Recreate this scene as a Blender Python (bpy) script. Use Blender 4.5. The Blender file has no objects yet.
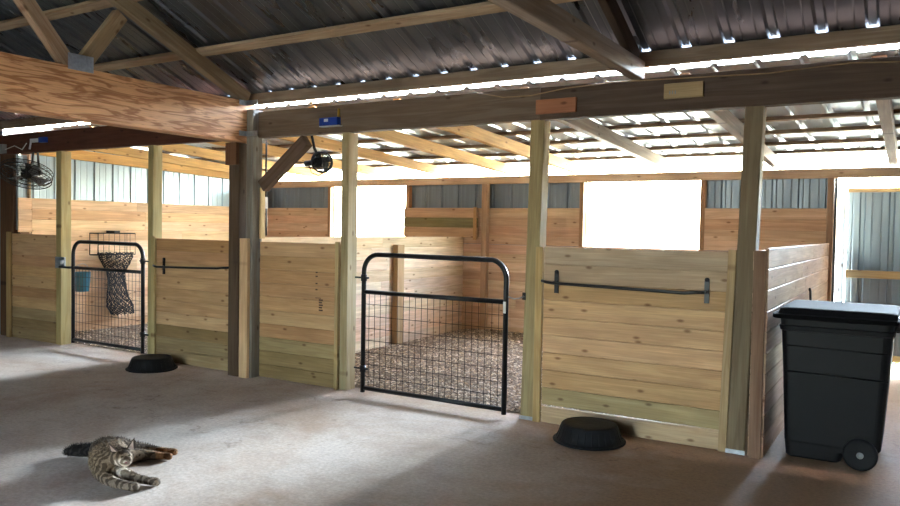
import bpy, math, random
from mathutils import Vector as V, Matrix
random.seed(7)
S = bpy.context.scene
COL = S.collection

# ------------------------------------------------------------------ helpers
def lin(c):
    return tuple(((x/255)/12.92 if x/255 <= .04045 else ((x/255+.055)/1.055)**2.4) for x in c)

class MB:
    """collects verts / faces with grain coordinates and a per-board colour"""
    def __init__(s): s.v=[]; s.f=[]; s.g=[]; s.c=[]; s.sm=[]
    def add(s, vs, fs, gs=None, col=(1,1,1), smooth=False):
        n=len(s.v); s.v+= [V(p) for p in vs]
        s.g+= [V(p) for p in (gs or vs)]
        s.c+= [col]*len(vs)
        for f in fs: s.f.append([i+n for i in f]); s.sm.append(smooth)
    def lumber(s, p0, p1, w, h, c=.004, up=(0,0,1), col=(200,160,110), var=12):
        """a board from p0 to p1, h tall along `up`, w thick across, chamfered edges"""
        p0=V(p0);p1=V(p1);d=(p1-p0);L=d.length;d.normalize()
        u=V(up);u=(u-d*u.dot(d)).normalized();n=d.cross(u)
        c=min(c,w*.3,h*.3)
        a,b=w/2,h/2
        pr=[(-a+c,-b),(a-c,-b),(a,-b+c),(a,b-c),(a-c,b),(-a+c,b),(-a,b-c),(-a,-b+c)]
        ro=(random.uniform(0,50),random.uniform(0,50),random.uniform(0,50))
        vs=[];gs=[]
        for t,p in ((0,p0),(L,p1)):
            for x,y in pr:
                vs.append(p+n*x+u*y); gs.append((t+ro[0],y+ro[1],x+ro[2]))
        fs=[[i,(i+1)%8,8+(i+1)%8,8+i] for i in range(8)]
        fs=[f[::-1] for f in fs]
        fs+=[list(range(8)),list(range(15,7,-1))]
        k=random.uniform(-var,var)
        col=tuple(max(0,min(255,x+k+random.uniform(-var*.25,var*.25))) for x in col)
        s.add(vs,fs,gs,lin(col))
    def box(s, a, b, col=(128,128,128), c=0.0):
        a=V(a);b=V(b)
        m=(a+b)/2;d=b-a
        ax=max(range(3),key=lambda i:abs(d[i]))
        if ax==2: s.lumber((m.x,m.y,a.z),(m.x,m.y,b.z),abs(d.x) if True else 0,abs(d.y),c,up=(0,1,0),col=col,var=0)
        elif ax==0: s.lumber((a.x,m.y,m.z),(b.x,m.y,m.z),abs(d.y),abs(d.z),c,col=col,var=0)
        else: s.lumber((m.x,a.y,m.z),(m.x,b.y,m.z),abs(d.x),abs(d.z),c,col=col,var=0)
    def tube(s, pts, r, n=10, caps=True, col=(30,30,30)):
        pts=[V(p) for p in pts]; rs=r if isinstance(r,(list,tuple)) else [r]*len(pts)
        t0=(pts[1]-pts[0]).normalized()
        u=V((0,0,1)) if abs(t0.z)<.9 else V((1,0,0)); u=(u-t0*u.dot(t0)).normalized()
        vs=[]
        for i,p in enumerate(pts):
            a=(p-pts[i-1]).normalized() if i>0 else None
            b=(pts[i+1]-p).normalized() if i<len(pts)-1 else None
            t=((a or b)+(b or a)).normalized()
            u=(u-t*u.dot(t)).normalized(); w=t.cross(u)
            for k in range(n):
                an=2*math.pi*k/n
                vs.append(p+(u*math.cos(an)+w*math.sin(an))*rs[i])
        fs=[]
        for i in range(len(pts)-1):
            for k in range(n):
                fs.append([i*n+k,i*n+(k+1)%n,(i+1)*n+(k+1)%n,(i+1)*n+k])
        s.add(vs,fs,None,lin(col),True)
        if caps:
            m=len(s.v)-len(vs)
            s.f.append([m+k for k in range(n)][::-1]); s.sm.append(False)
            s.f.append([m+(len(pts)-1)*n+k for k in range(n)]); s.sm.append(False)
    def lathe(s, prof, centre, n=40, axis='z', col=(30,30,30)):
        """prof: list of (radius, height)"""
        c=V(centre);vs=[];
        for r,h in prof:
            for k in range(n):
                a=2*math.pi*k/n;x,y=r*math.cos(a),r*math.sin(a)
                p={'z':V((x,y,h)),'y':V((x,h,y)),'x':V((h,x,y))}[axis]
                vs.append(c+p)
        fs=[]
        for i in range(len(prof)-1):
            for k in range(n):
                f=[i*n+k,i*n+(k+1)%n,(i+1)*n+(k+1)%n,(i+1)*n+k]
                fs.append(f if axis!='y' else f[::-1])
        s.add(vs,fs,None,lin(col),True)
    def loft(s, rings, col=(30,30,30), smooth=False, caps=True):
        n=len(rings[0]);vs=[p for r in rings for p in r];fs=[]
        for i in range(len(rings)-1):
            for k in range(n): fs.append([i*n+k,i*n+(k+1)%n,(i+1)*n+(k+1)%n,(i+1)*n+k])
        if caps: fs.append(list(range(n))[::-1]); fs.append([(len(rings)-1)*n+k for k in range(n)])
        s.add(vs,fs,None,lin(col),smooth)
    def build(s, name, mat, parent=None, base=None):
        if parent is not None: base=parent.location if base is None else base
        if base is None:
            lo=[min(v[i] for v in s.v) for i in range(3)];hi=[max(v[i] for v in s.v) for i in range(3)]
            base=((lo[0]+hi[0])/2,(lo[1]+hi[1])/2,lo[2])
        base=V(base)
        if parent is not None and parent.get('_b') is not None: base=V(parent['_b'])
        me=bpy.data.meshes.new(name)
        me.from_pydata([v-base for v in s.v],[],s.f); me.update()
        g=me.attributes.new('gc','FLOAT_VECTOR','POINT')
        g.data.foreach_set('vector',[x for p in s.g for x in p])
        c=me.attributes.new('bc','FLOAT_COLOR','POINT')
        c.data.foreach_set('color',[x for p in s.c for x in (*p[:3],1)])
        me.polygons.foreach_set('use_smooth',s.sm)
        me.materials.append(mat)
        o=bpy.data.objects.new(name,me);COL.objects.link(o)
        if parent is not None:
            o.parent=parent
            pw=WB[parent.name]; o.location=base-pw; WB[o.name]=base
            if False: pass
        else:
            o.location=base; WB[o.name]=base
        return o
WB={}
def tag(o,label,cat,group=None):
    o['label']=label;o['category']=cat
    if group:o['group']=group
    return o
def thing(name,label,cat,loc,group=None):
    o=bpy.data.objects.new(name,None);COL.objects.link(o);o.location=loc
    o.empty_display_size=.1
    WB[o.name]=V(loc)
    return tag(o,label,cat,group)
def part(mb,name,mat,parent):
    return mb.build(name,mat,parent,base=WB[parent.name])
def struct(o): o['kind']='structure'; return o
def stuff(o): o['kind']='stuff'; return o

# ------------------------------------------------------------------ materials
def newmat(name):
    m=bpy.data.materials.new(name);m.use_nodes=True;nt=m.node_tree
    return m,nt,nt.nodes,nt.links,nt.nodes['Principled BSDF']
def nd(nt,t,**k):
    n=nt.nodes.new(t)
    for a,b in k.items(): setattr(n,a,b)
    return n
def mixrgb(nt,mode,fac,a,b):
    n=nt.nodes.new('ShaderNodeMix');n.data_type='RGBA';n.blend_type=mode
    for sock,val in ((n.inputs[0],fac),(n.inputs[6],a),(n.inputs[7],b)):
        if hasattr(val,'is_linked'): nt.links.new(val,sock)
        elif isinstance(val,(int,float)): sock.default_value=val
        else: sock.default_value=(*val,1)
    return n.outputs[2]
def mapr(nt,v,a,b,c,d):
    n=nt.nodes.new('ShaderNodeMapRange');nt.links.new(v,n.inputs[0])
    for i,x in enumerate((a,b,c,d)): n.inputs[i+1].default_value=x
    return n.outputs[0]
def wood(name,grain=.35,knots=.6,rough=.65,scale=1.0,deep=(.62,.5,.4),freq=14,cross=16):
    m,nt,N,L,P=newmat(name)
    g=nd(nt,'ShaderNodeAttribute',attribute_name='gc');c=nd(nt,'ShaderNodeAttribute',attribute_name='bc')
    mp=nd(nt,'ShaderNodeMapping');mp.inputs['Scale'].default_value=(1.1*scale,cross*scale,cross*scale);L.new(g.outputs['Vector'],mp.inputs[0])
    n1=nd(nt,'ShaderNodeTexNoise');n1.inputs['Scale'].default_value=1.0;n1.inputs['Detail'].default_value=5;n1.inputs['Distortion'].default_value=.6
    L.new(mp.outputs[0],n1.inputs['Vector'])
    wv=nd(nt,'ShaderNodeMath',operation='MULTIPLY');wv.inputs[1].default_value=freq;L.new(n1.outputs[0],wv.inputs[0])
    sn=nd(nt,'ShaderNodeMath',operation='SINE');L.new(wv.outputs[0],sn.inputs[0])
    gr=mapr(nt,sn.outputs[0],-.2,1,0,1)
    mp2=nd(nt,'ShaderNodeMapping');mp2.inputs['Scale'].default_value=(3,120,120);L.new(g.outputs['Vector'],mp2.inputs[0])
    n2=nd(nt,'ShaderNodeTexNoise');n2.inputs['Scale'].default_value=1;n2.inputs['Detail'].default_value=3;L.new(mp2.outputs[0],n2.inputs['Vector'])
    fine=mapr(nt,n2.outputs[0],.3,.7,.86,1.08)
    # large blotches
    mp3=nd(nt,'ShaderNodeMapping');mp3.inputs['Scale'].default_value=(1.6,5,5);L.new(g.outputs['Vector'],mp3.inputs[0])
    n3=nd(nt,'ShaderNodeTexNoise');n3.inputs['Scale'].default_value=1.3;n3.inputs['Detail'].default_value=4;L.new(mp3.outputs[0],n3.inputs['Vector'])
    blot=mapr(nt,n3.outputs[0],.3,.75,1.08,.8)
    dark=mixrgb(nt,'MULTIPLY',1.0,c.outputs['Color'],deep)
    gf=nd(nt,'ShaderNodeMath',operation='MULTIPLY');gf.inputs[1].default_value=grain;L.new(gr,gf.inputs[0])
    col=mixrgb(nt,'MIX',gf.outputs[0],c.outputs['Color'],dark)
    v=nd(nt,'ShaderNodeMath',operation='MULTIPLY');L.new(fine,v.inputs[0]);L.new(blot,v.inputs[1])
    cb=nd(nt,'ShaderNodeCombineColor');[L.new(v.outputs[0],cb.inputs[i]) for i in range(3)]
    col=mixrgb(nt,'MULTIPLY',1.0,col,cb.outputs[0])
    # knots
    mk=nd(nt,'ShaderNodeMapping');mk.inputs['Scale'].default_value=(2.9,6.5,6.5);L.new(g.outputs['Vector'],mk.inputs[0])
    vo=nd(nt,'ShaderNodeTexVoronoi');vo.voronoi_dimensions='2D';vo.inputs['Scale'].default_value=1;L.new(mk.outputs[0],vo.inputs['Vector'])
    sp=nd(nt,'ShaderNodeSeparateColor');L.new(vo.outputs['Color'],sp.inputs[0])
    gate=nd(nt,'ShaderNodeMath',operation='LESS_THAN');gate.inputs[1].default_value=knots;L.new(sp.outputs[0],gate.inputs[0])
    kr=mapr(nt,vo.outputs['Distance'],.035,.105,1,0)
    kk=nd(nt,'ShaderNodeMath',operation='MULTIPLY');L.new(gate.outputs[0],kk.inputs[0]);L.new(kr,kk.inputs[1])
    k2=nd(nt,'ShaderNodeMath',operation='MULTIPLY');k2.inputs[1].default_value=.75;L.new(kk.outputs[0],k2.inputs[0])
    col=mixrgb(nt,'MULTIPLY',k2.outputs[0],col,(.30,.19,.12))
    L.new(col,P.inputs['Base Color']);P.inputs['Roughness'].default_value=rough
    P.inputs['Specular IOR Level'].default_value=.3
    bp=nd(nt,'ShaderNodeBump');bp.inputs['Strength'].default_value=.25;bp.inputs['Distance'].default_value=.003
    L.new(n2.outputs[0],bp.inputs['Height']);L.new(bp.outputs[0],P.inputs['Normal'])
    return m
def plain(name,col,rough=.5,metal=0,noise=.12,nscale=12,bump=0,spec=.5,coat=0):
    m,nt,N,L,P=newmat(name)
    tc=nd(nt,'ShaderNodeTexCoord')
    n=nd(nt,'ShaderNodeTexNoise');n.inputs['Scale'].default_value=nscale;n.inputs['Detail'].default_value=5;L.new(tc.outputs['Object'],n.inputs['Vector'])
    f=mapr(nt,n.outputs[0],.3,.7,1-noise,1+noise)
    cb=nd(nt,'ShaderNodeCombineColor');[L.new(f,cb.inputs[i]) for i in range(3)]
    L.new(mixrgb(nt,'MULTIPLY',1.0,lin(col),cb.outputs[0]),P.inputs['Base Color'])
    P.inputs['Roughness'].default_value=rough;P.inputs['Metallic'].default_value=metal;P.inputs['Specular IOR Level'].default_value=spec
    if bump:
        b=nd(nt,'ShaderNodeBump');b.inputs['Strength'].default_value=bump;b.inputs['Distance'].default_value=.01;L.new(n.outputs[0],b.inputs['Height']);L.new(b.outputs[0],P.inputs['Normal'])
    return m
def sheetmetal(name,col,rough,streak=.18,transl=0.0,metal=.85):
    m,nt,N,L,P=newmat(name)
    g=nd(nt,'ShaderNodeAttribute',attribute_name='gc')
    mp=nd(nt,'ShaderNodeMapping');mp.inputs['Scale'].default_value=(14,.8,1);L.new(g.outputs['Vector'],mp.inputs[0])
    n=nd(nt,'ShaderNodeTexNoise');n.inputs['Scale'].default_value=1;n.inputs['Detail'].default_value=5;L.new(mp.outputs[0],n.inputs['Vector'])
    f=mapr(nt,n.outputs[0],.3,.7,1-streak,1+streak)
    cb=nd(nt,'ShaderNodeCombineColor');[L.new(f,cb.inputs[i]) for i in range(3)]
    bc=mixrgb(nt,'MULTIPLY',1.0,lin(col),cb.outputs[0])
    L.new(bc,P.inputs['Base Color']);P.inputs['Metallic'].default_value=metal
    mp2=nd(nt,'ShaderNodeMapping');mp2.inputs['Scale'].default_value=(5,1.2,1);L.new(g.outputs['Vector'],mp2.inputs[0])
    n2=nd(nt,'ShaderNodeTexNoise');n2.inputs['Scale'].default_value=1;n2.inputs['Detail'].default_value=4;L.new(mp2.outputs[0],n2.inputs['Vector'])
    L.new(mapr(nt,n2.outputs[0],.3,.7,rough*.8,rough*1.25),P.inputs['Roughness'])
    if transl:
        out=N['Material Output'];t=nd(nt,'ShaderNodeBsdfTranslucent');L.new(bc,t.inputs[0])
        mx=nd(nt,'ShaderNodeMixShader');mx.inputs[0].default_value=transl
        L.new(P.outputs[0],mx.inputs[1]);L.new(t.outputs[0],mx.inputs[2]);L.new(mx.outputs[0],out.inputs[0])
    return m
M={}
M['pine']=wood('new_pine_boards',.34,.42,.6)
M['treated']=wood('green_treated_lumber',.4,.4,.65)
M['old']=wood('weathered_brown_lumber',.5,.35,.75)
M['girder']=wood('orange_grained_beam',.9,.03,.6,scale=1.5,deep=(.50,.36,.26),freq=30,cross=9)
M['roof']=sheetmetal('galvanised_roof_sheet',(92,97,102),.30,.08)
M['leanroof']=sheetmetal('bright_roof_sheet',(200,206,210),.32,.05,metal=.75)
M['wallsheet']=sheetmetal('galvanised_wall_sheet',(124,136,148),.42,.1)
M['thinsheet']=sheetmetal('pale_wall_sheet',(150,164,172),.36,.08,transl=.008,metal=.75)
M['black']=plain('black_powder_coat',(12,13,15),.4,0,.1,30,spec=.35)
M['ink']=plain('brown_ink',(70,48,34),.8)
M['lid']=plain('black_lid_plastic',(9,10,12),.8,0,.15,8,spec=.08)
M['rubber']=plain('black_rubber',(11,11,13),.65,0,.25,25,bump=.3,spec=.3)
M['bin']=plain('black_bin_plastic',(8,9,12),.55,0,.15,8,bump=.05,spec=.25)
M['galv']=plain('galvanised_steel',(170,176,182),.35,.9,.15,40)
M['wire']=plain('dark_mesh_wire',(45,42,40),.5,.6,.2,60)
M['white']=plain('white_plastic',(220,220,215),.5)
M['grey']=plain('grey_plastic',(130,132,130),.5)
M['blue']=plain('blue_plastic',(20,60,150),.4)
M['yellow']=plain('yellow_plastic',(200,160,60),.5)
M['teal']=plain('teal_plastic',(40,105,125),.4)
M['net']=plain('black_net_cord',(28,27,32),.8)
M['cord']=plain('tan_cable',(150,120,80),.6)

def concrete():
    m,nt,N,L,P=newmat('stained_concrete')
    tc=nd(nt,'ShaderNodeTexCoord')
    def noise(sc,det=6,dist=0,rough=.6):
        n=nd(nt,'ShaderNodeTexNoise');n.inputs['Scale'].default_value=sc;n.inputs['Detail'].default_value=det;n.inputs['Distortion'].default_value=dist;n.inputs['Roughness'].default_value=rough
        L.new(tc.outputs['Object'],n.inputs['Vector']);return n.outputs[0]
    a=noise(.55,6,.8);b=noise(3.5,8,.4,.7);c=noise(38,6,0,.7)
    # clay dust lies thicker towards the right-hand end of the aisle
    sx=nd(nt,'ShaderNodeSeparateXYZ');L.new(tc.outputs['Object'],sx.inputs[0])
    rx=mapr(nt,sx.outputs[0],-4.5,-1.0,0,.75)
    ad=nd(nt,'ShaderNodeMath',operation='ADD');L.new(mapr(nt,a,.38,.62,.08,.65),ad.inputs[0]);L.new(rx,ad.inputs[1]);ad.use_clamp=True
    col=mixrgb(nt,'MIX',ad.outputs[0],lin((200,190,179)),lin((148,114,86)))
    col=mixrgb(nt,'MIX',mapr(nt,b,.45,.7,0,.38),col,lin((148,126,106)))
    f=mapr(nt,c,.32,.68,.74,1.18)
    cb=nd(nt,'ShaderNodeCombineColor');[L.new(f,cb.inputs[i]) for i in range(3)]
    col=mixrgb(nt,'MULTIPLY',1,col,cb.outputs[0])
    cr=nd(nt,'ShaderNodeTexVoronoi');cr.feature='DISTANCE_TO_EDGE';cr.inputs['Scale'].default_value=.45
    wn=nd(nt,'ShaderNodeTexNoise');wn.inputs['Scale'].default_value=2.2;wn.inputs['Detail'].default_value=5;L.new(tc.outputs['Object'],wn.inputs['Vector'])
    va=nd(nt,'ShaderNodeVectorMath',operation='ADD');L.new(tc.outputs['Object'],va.inputs[0]);L.new(wn.outputs['Color'],va.inputs[1]);L.new(va.outputs[0],cr.inputs['Vector'])
    ck=nd(nt,'ShaderNodeMath',operation='MULTIPLY');L.new(mapr(nt,cr.outputs['Distance'],.0,.007,.55,0),ck.inputs[0]);L.new(mapr(nt,b,.48,.58,0,1),ck.inputs[1])
    col=mixrgb(nt,'MULTIPLY',ck.outputs[0],col,(.35,.3,.26))
    # small dark spots
    vo=nd(nt,'ShaderNodeTexVoronoi');vo.inputs['Scale'].default_value=2.6;L.new(tc.outputs['Object'],vo.inputs['Vector'])
    col=mixrgb(nt,'MULTIPLY',mapr(nt,vo.outputs['Distance'],.03,.07,.6,0),col,(.4,.36,.33))
    L.new(col,P.inputs['Base Color'])
    L.new(mapr(nt,b,.3,.7,.5,.72),P.inputs['Roughness']);P.inputs['Specular IOR Level'].default_value=.45
    bp=nd(nt,'ShaderNodeBump');bp.inputs['Strength'].default_value=.35;bp.inputs['Distance'].default_value=.006
    L.new(c,bp.inputs['Height']);L.new(bp.outputs[0],P.inputs['Normal'])
    return m
M['concrete']=concrete()
def straw(name,c1,c2,sc):
    m,nt,N,L,P=newmat(name);tc=nd(nt,'ShaderNodeTexCoord')
    n=nd(nt,'ShaderNodeTexNoise');n.inputs['Scale'].default_value=sc;n.inputs['Detail'].default_value=8;L.new(tc.outputs['Object'],n.inputs['Vector'])
    L.new(mixrgb(nt,'MIX',mapr(nt,n.outputs[0],.38,.62,0,1),lin(c1),lin(c2)),P.inputs['Base Color']);P.inputs['Roughness'].default_value=.9
    b=nd(nt,'ShaderNodeBump');b.inputs['Strength'].default_value=.8;b.inputs['Distance'].default_value=.02;L.new(n.outputs[0],b.inputs['Height']);L.new(b.outputs[0],P.inputs['Normal'])
    return m
M['bed']=straw('stall_bedding',(92,76,62),(150,132,112),30)
def chipmat():
    m,nt,N,L,P=newmat('wood_shavings');c=nd(nt,'ShaderNodeAttribute',attribute_name='bc');L.new(c.outputs['Color'],P.inputs['Base Color']);P.inputs['Roughness'].default_value=.8;return m
M['chip']=chipmat()
M['ground']=straw('pale_dry_ground',(150,150,120),(190,185,160),4)
M['leaf']=plain('green_leaves',(70,110,40),.6,0,.4,6)

# colours (sRGB) for lumber
PINE=(212,174,134);PINE2=(204,164,122);GREEN=(160,138,100);TREAT=(170,153,116);OLD=(112,96,80);DARKRED=(92,62,48);YEL=(222,178,112);GREYW=(120,120,112);ORANGE=(222,166,120)

# ------------------------------------------------------------------ setting
mb=MB()
mb.add([(-16,-12,0),(6,-12,0),(6,4.42,0),(-16,4.42,0)],[[0,1,2,3]])
struct(mb.build('floor',M['concrete'],base=(0,0,0)))
mb=MB()
mb.add([(-60,-70,-.04),(60,-70,-.04),(60,70,-.04),(-60,70,-.04)],[[0,1,2,3]])
o=mb.build('ground',M['ground'],base=(0,0,0));struct(o)

RIB=.3
def sheet(mb,org,du,Lu,dv,Lv,n,phase=0.0,rib=RIB,hh=.02,mn=.0035,rw=.032):
    """ribbed steel: ribs run along dv, spaced along du, standing out towards n"""
    org=V(org);du=V(du).normalized();dv=V(dv).normalized();n=V(n).normalized()
    xs=[(0,0)]
    k=math.floor(-phase/rib)-1
    pts=[]
    while k*rib+phase < Lu+rib:
        b=k*rib+phase
        for dx,h in ((-rw,0),(-rw*.55,hh),(rw*.55,hh),(rw,0),(rib*.33-.008,0),(rib*.33,mn),(rib*.33+.008,0),(rib*.66-.008,0),(rib*.66,mn),(rib*.66+.008,0)):
            pts.append((b+dx,h))
        k+=1
    pts=[p for p in pts if 0<p[0]<Lu]
    pts=[(0,0)]+pts+[(Lu,0)]
    T=.0015
    vs=[];gs=[]
    for off in (0,T):
        for x,h in pts:
            for v in (0,Lv):
                vs.append(org+du*x+dv*v+n*(h+off)); gs.append((x,v,off))
    m=len(pts);fs=[]
    for i in range(m-1):
        fs.append([2*i,2*i+1,2*i+3,2*i+2]); q=2*m
        fs.append([q+2*i,q+2*i+2,q+2*i+3,q+2*i+1])
        fs.append([2*i,2*i+2,q+2*i+2,q+2*i]);fs.append([2*i+1,q+2*i+1,q+2*i+3,2*i+3])
    mb.add(vs,fs,gs)
# roofs
mb=MB();th=math.atan(.43)
sheet(mb,(-16,.1,2.94-.043),(1,0,0),22,(0,-1,.43),5.1/math.cos(th),(0,.43,1),phase=.12,hh=.02,rw=.042)
struct(mb.build('ceiling',M['roof'],base=(0,0,2.9)))
mb=MB()
sheet(mb,(-16,-10.1,2.94-.043),(1,0,0),22,(0,1,.43),5.1/math.cos(th),(0,-.43,1),phase=.12)
struct(mb.build('ceiling',M['roof'],base=(0,-10,2.9)))
mb=MB();mb.loft([[V((x,-5.35,4.96)),V((x,-5,5.16)),V((x,-4.65,4.96)),V((x,-4.65,4.957)),V((x,-5,5.157)),V((x,-5.35,4.957))] for x in (-16,6)])
struct(mb.build('trim_1',M['roof'],base=(0,-5,4.9)))
LZ=2.80;LS=.055
mb=MB()
sheet(mb,(-11,.13,LZ-LS*.13),(1,0,0),17,(0,1,-LS),4.75,(0,LS,1),phase=.1,mn=.0008)
struct(mb.build('ceiling',M['leanroof'],base=(-3,0,2.6)))

# back wall: metal outside
W1=(-8.48,-6.96);W2=(-3.93,-2.38)
mb=MB();Y=4.42
def bw(x0,x1,z0,z1): sheet(mb,(x0,Y,z0),(1,0,0),x1-x0,(0,0,1),z1-z0,(0,1,0),phase=-x0%RIB)
bw(-10.2,-.80,0,1.35)
for a,b in ((-10.2,W1[0]),(W1[1],W2[0]),(W2[1],-.80)): bw(a,b,1.35,2.34)
bw(1.3,6,0,2.34)
wb=struct(mb.build('wall_back',M['wallsheet'],base=(-5,Y,0)))
# board lining of the back wall
BW=.14
def boards(mb,p,du,L,z0,z1,t,n,cols,var=12,hb=BW,end_drop=None):
    """horizontal boards stacked from z0 to z1 on the plane through p along du; t thick towards n"""
    p=V(p);du=V(du).normalized();n=V(n)
    k=max(1,round((z1-z0)/hb));h=(z1-z0)/k
    for i in range(k):
        zc=z0+h*(i+.5);q=p+n*(t/2+random.uniform(-.001,.001));q.z=zc
        col=cols(i,k) if callable(cols) else cols
        q2=q+du*L
        if i: 
            j=p+n*t*.5;j.z=z0+h*i;mb.lumber(j+du*.004,j+du*(L-.004),t*.3,.014,.001,col=col,var=0)
        # long walls are made of butt-jointed lengths
        if L>3.2:
            s=random.uniform(1.2,L-1.2)
            a=q;b=q+du*s
            mb.lumber(a,b-du*.001,t,h-.005,.004,col=col,var=var);mb.lumber(b+du*.001,q2,t,h-.005,.004,col=col,var=var)
        else: mb.lumber(q,q2,t,h-.005,.004,col=col,var=var)
pinec=lambda i,k: random.choice([PINE,PINE,PINE2,(208,158,108)])
backc=lambda i,k: random.choice([(212,178,148),(204,168,138),(218,186,156)])
mb=MB()
boards(mb,(-10.13,4.36,0),(1,0,0),10.13-.87,0,1.34,.025,(0,-1,0),backc)
for a,b in ((-10.13,W1[0]-.02),(W1[1]+.02,W2[0]-.02),(W2[1]+.02,-.90)): boards(mb,(a,4.36,0),(1,0,0),b-a,1.34,1.88,.025,(0,-1,0),backc)
part(mb,'board_lining',M['pine'],wb)
mb=MB()
mb.lumber((-10.2,4.385,2.295),(6,4.385,2.295),.04,.115,col=(190,164,138),var=3)
part(mb,'header_board',M['pine'],wb)
# window surrounds
for i,(a,b) in enumerate((W1,W2)):
    mb=MB()
    mb.lumber((a-.045,4.375,1.34),(a-.045,4.375,2.235),.06,.09,up=(0,1,0),col=(170,130,96));mb.lumber((b+.045,4.375,1.34),(b+.045,4.375,2.235),.06,.09,up=(0,1,0),col=(170,130,96))
    mb.lumber((a-.06,4.36,1.33),(b+.06,4.36,1.33),.09,.03,col=(190,150,110))
    o=mb.build('window_%d'%(i+1),M['pine']);struct(o)
# studs between
for i,x in enumerate((-10.05,-5.47,-.86,1.26)):
    mb=MB();mb.lumber((x,4.30 if x!=-5.47 else 4.29,0),(x,4.30 if x!=-5.47 else 4.29,2.235),.09 if x!=-.86 else .07,.09,up=(0,1,0),col=(172,142,116))
    lab=['brown stud post in the far left corner of the stalls, beside the electric box','slim brown wall post in the middle of the back wall','brown post where the back wall ends beside the metal door','post on the far side of the metal door'][i]
    tag(mb.build('wall_post',M['pine']),lab,'post')
# raised board patch left of window (protruding shutter boards)
t=thing('feed_shelf_front','three-board brown panel with greenish middle board fixed to the back wall beside the left window','panel',(-6.2,4.26,1.43))
mb=MB()
for i,c in enumerate(((206,168,134),(140,132,92),(200,162,128))): mb.lumber((-6.93,4.285,1.505+.15*i),(-5.60,4.285,1.505+.15*i),.03,.147,col=c,var=4)
part(mb,'boards',M['pine'],t)
mb=MB();mb.lumber((-5.63,4.255,1.40),(-5.63,4.255,1.89),.02,.05,up=(1,0,0),col=(200,160,110));part(mb,'batten',M['pine'],t)

# left wall
mb=MB();X=-10.2
sheet(mb,(X,-.03,1.45),(0,1,0),.168,(0,0,1),1.0,(-1,0,0),phase=.0);sheet(mb,(X,.14,0),(0,1,0),4.28,(0,0,1),2.62,(-1,0,0),phase=.04)
wl=struct(mb.build('wall_left',M['thinsheet'],base=(X,2,0)))
mb=MB();boards(mb,(-10.165,-.03,1.42),(0,1,0),.178,1.42,1.88,.025,(1,0,0),(224,184,140));boards(mb,(-10.165,.15,0),(0,1,0),4.18,0,1.88,.025,(1,0,0),lambda i,k: random.choice([(226,188,146),(222,180,136),(230,194,154)]))
part(mb,'board_lining',M['pine'],wl)
mb=MB()
mb.lumber((-10.13,.15,2.535),(-10.13,4.3,2.40),.04,.14,col=YEL,var=3)
part(mb,'top_board',M['pine'],wl)

mb=MB();boards(mb,(-10.37,.14,0),(1,0,0),.22,0,2.6,.02,(0,-1,0),pinec);struct(mb.build('trim_2',M['pine']))
# aisle: far wall behind the camera and ends
mb=MB()
sheet(mb,(-16,-10,0),(1,0,0),12.2,(0,0,1),2.9,(0,-1,0));sheet(mb,(-2.2,-10,0),(1,0,0),8.2,(0,0,1),2.9,(0,-1,0))  # opening added in this unseen wall to let sky light onto the panels
struct(mb.build('wall_front',M['wallsheet'],base=(0,-10,0)))
mb=MB()
sheet(mb,(6,-10,0),(0,1,0),14.4,(0,0,1),2.6,(1,0,0))
# left end of the aisle, with a tall open bay
struct(mb.build('wall_right',M['wallsheet'],base=(6,0,0)))

mb=MB()
sheet(mb,(-16,-10.1,0),(0,1,0),2.6,(0,0,1),4.1,(-1,0,0));sheet(mb,(-16,-7.5,0),(0,1,0),5,(0,0,1),5.15,(-1,0,0));sheet(mb,(-16,-2.5,0),(0,1,0),2.9,(0,0,1),4.1,(-1,0,0))
sheet(mb,(-16,.07,0),(1,0,0),5.30,(0,0,1),2.86,(0,1,0))
struct(mb.build('wall_left',M['wallsheet'],base=(-16,-5,0)))
mb=MB()
for y0,y1,h in ((-10.1,-7.5,4.1),(-7.5,-2.5,5.15),(-2.5,.2,4.1)): sheet(mb,(6,y0,2.5),(0,1,0),y1-y0,(0,0,1),h-2.5,(1,0,0))
struct(mb.build('wall_right',M['wallsheet'],base=(6,-5,2.5)))
# door leaf beyond the right end of the back wall
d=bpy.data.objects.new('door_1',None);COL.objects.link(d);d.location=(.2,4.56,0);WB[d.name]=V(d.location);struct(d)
mb=MB();sheet(mb,(-.70,4.56,.10),(1,0,0),1.95,(0,0,1),2.02,(0,1,0),phase=.16);part(mb,'door_sheet',M['thinsheet'],d)
for nm,z,h in (('door_rail',1.11,.09),('door_rail',2.10,.05),('door_rail',.14,.07)):
    mb=MB();mb.lumber((-.70,4.535,z),(1.25,4.535,z),.035,h,col=(196,170,124),var=4);part(mb,nm,M['pine'],d)
mb=MB();mb.lumber((-.755,4.51,.0),(-.755,4.51,2.14),.035,.085,up=(1,0,0),col=(236,232,220),var=2);part(mb,'light_gap_stile',M['pine'],d)  # near-white colour stands in for the bright light gap beside the door

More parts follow.
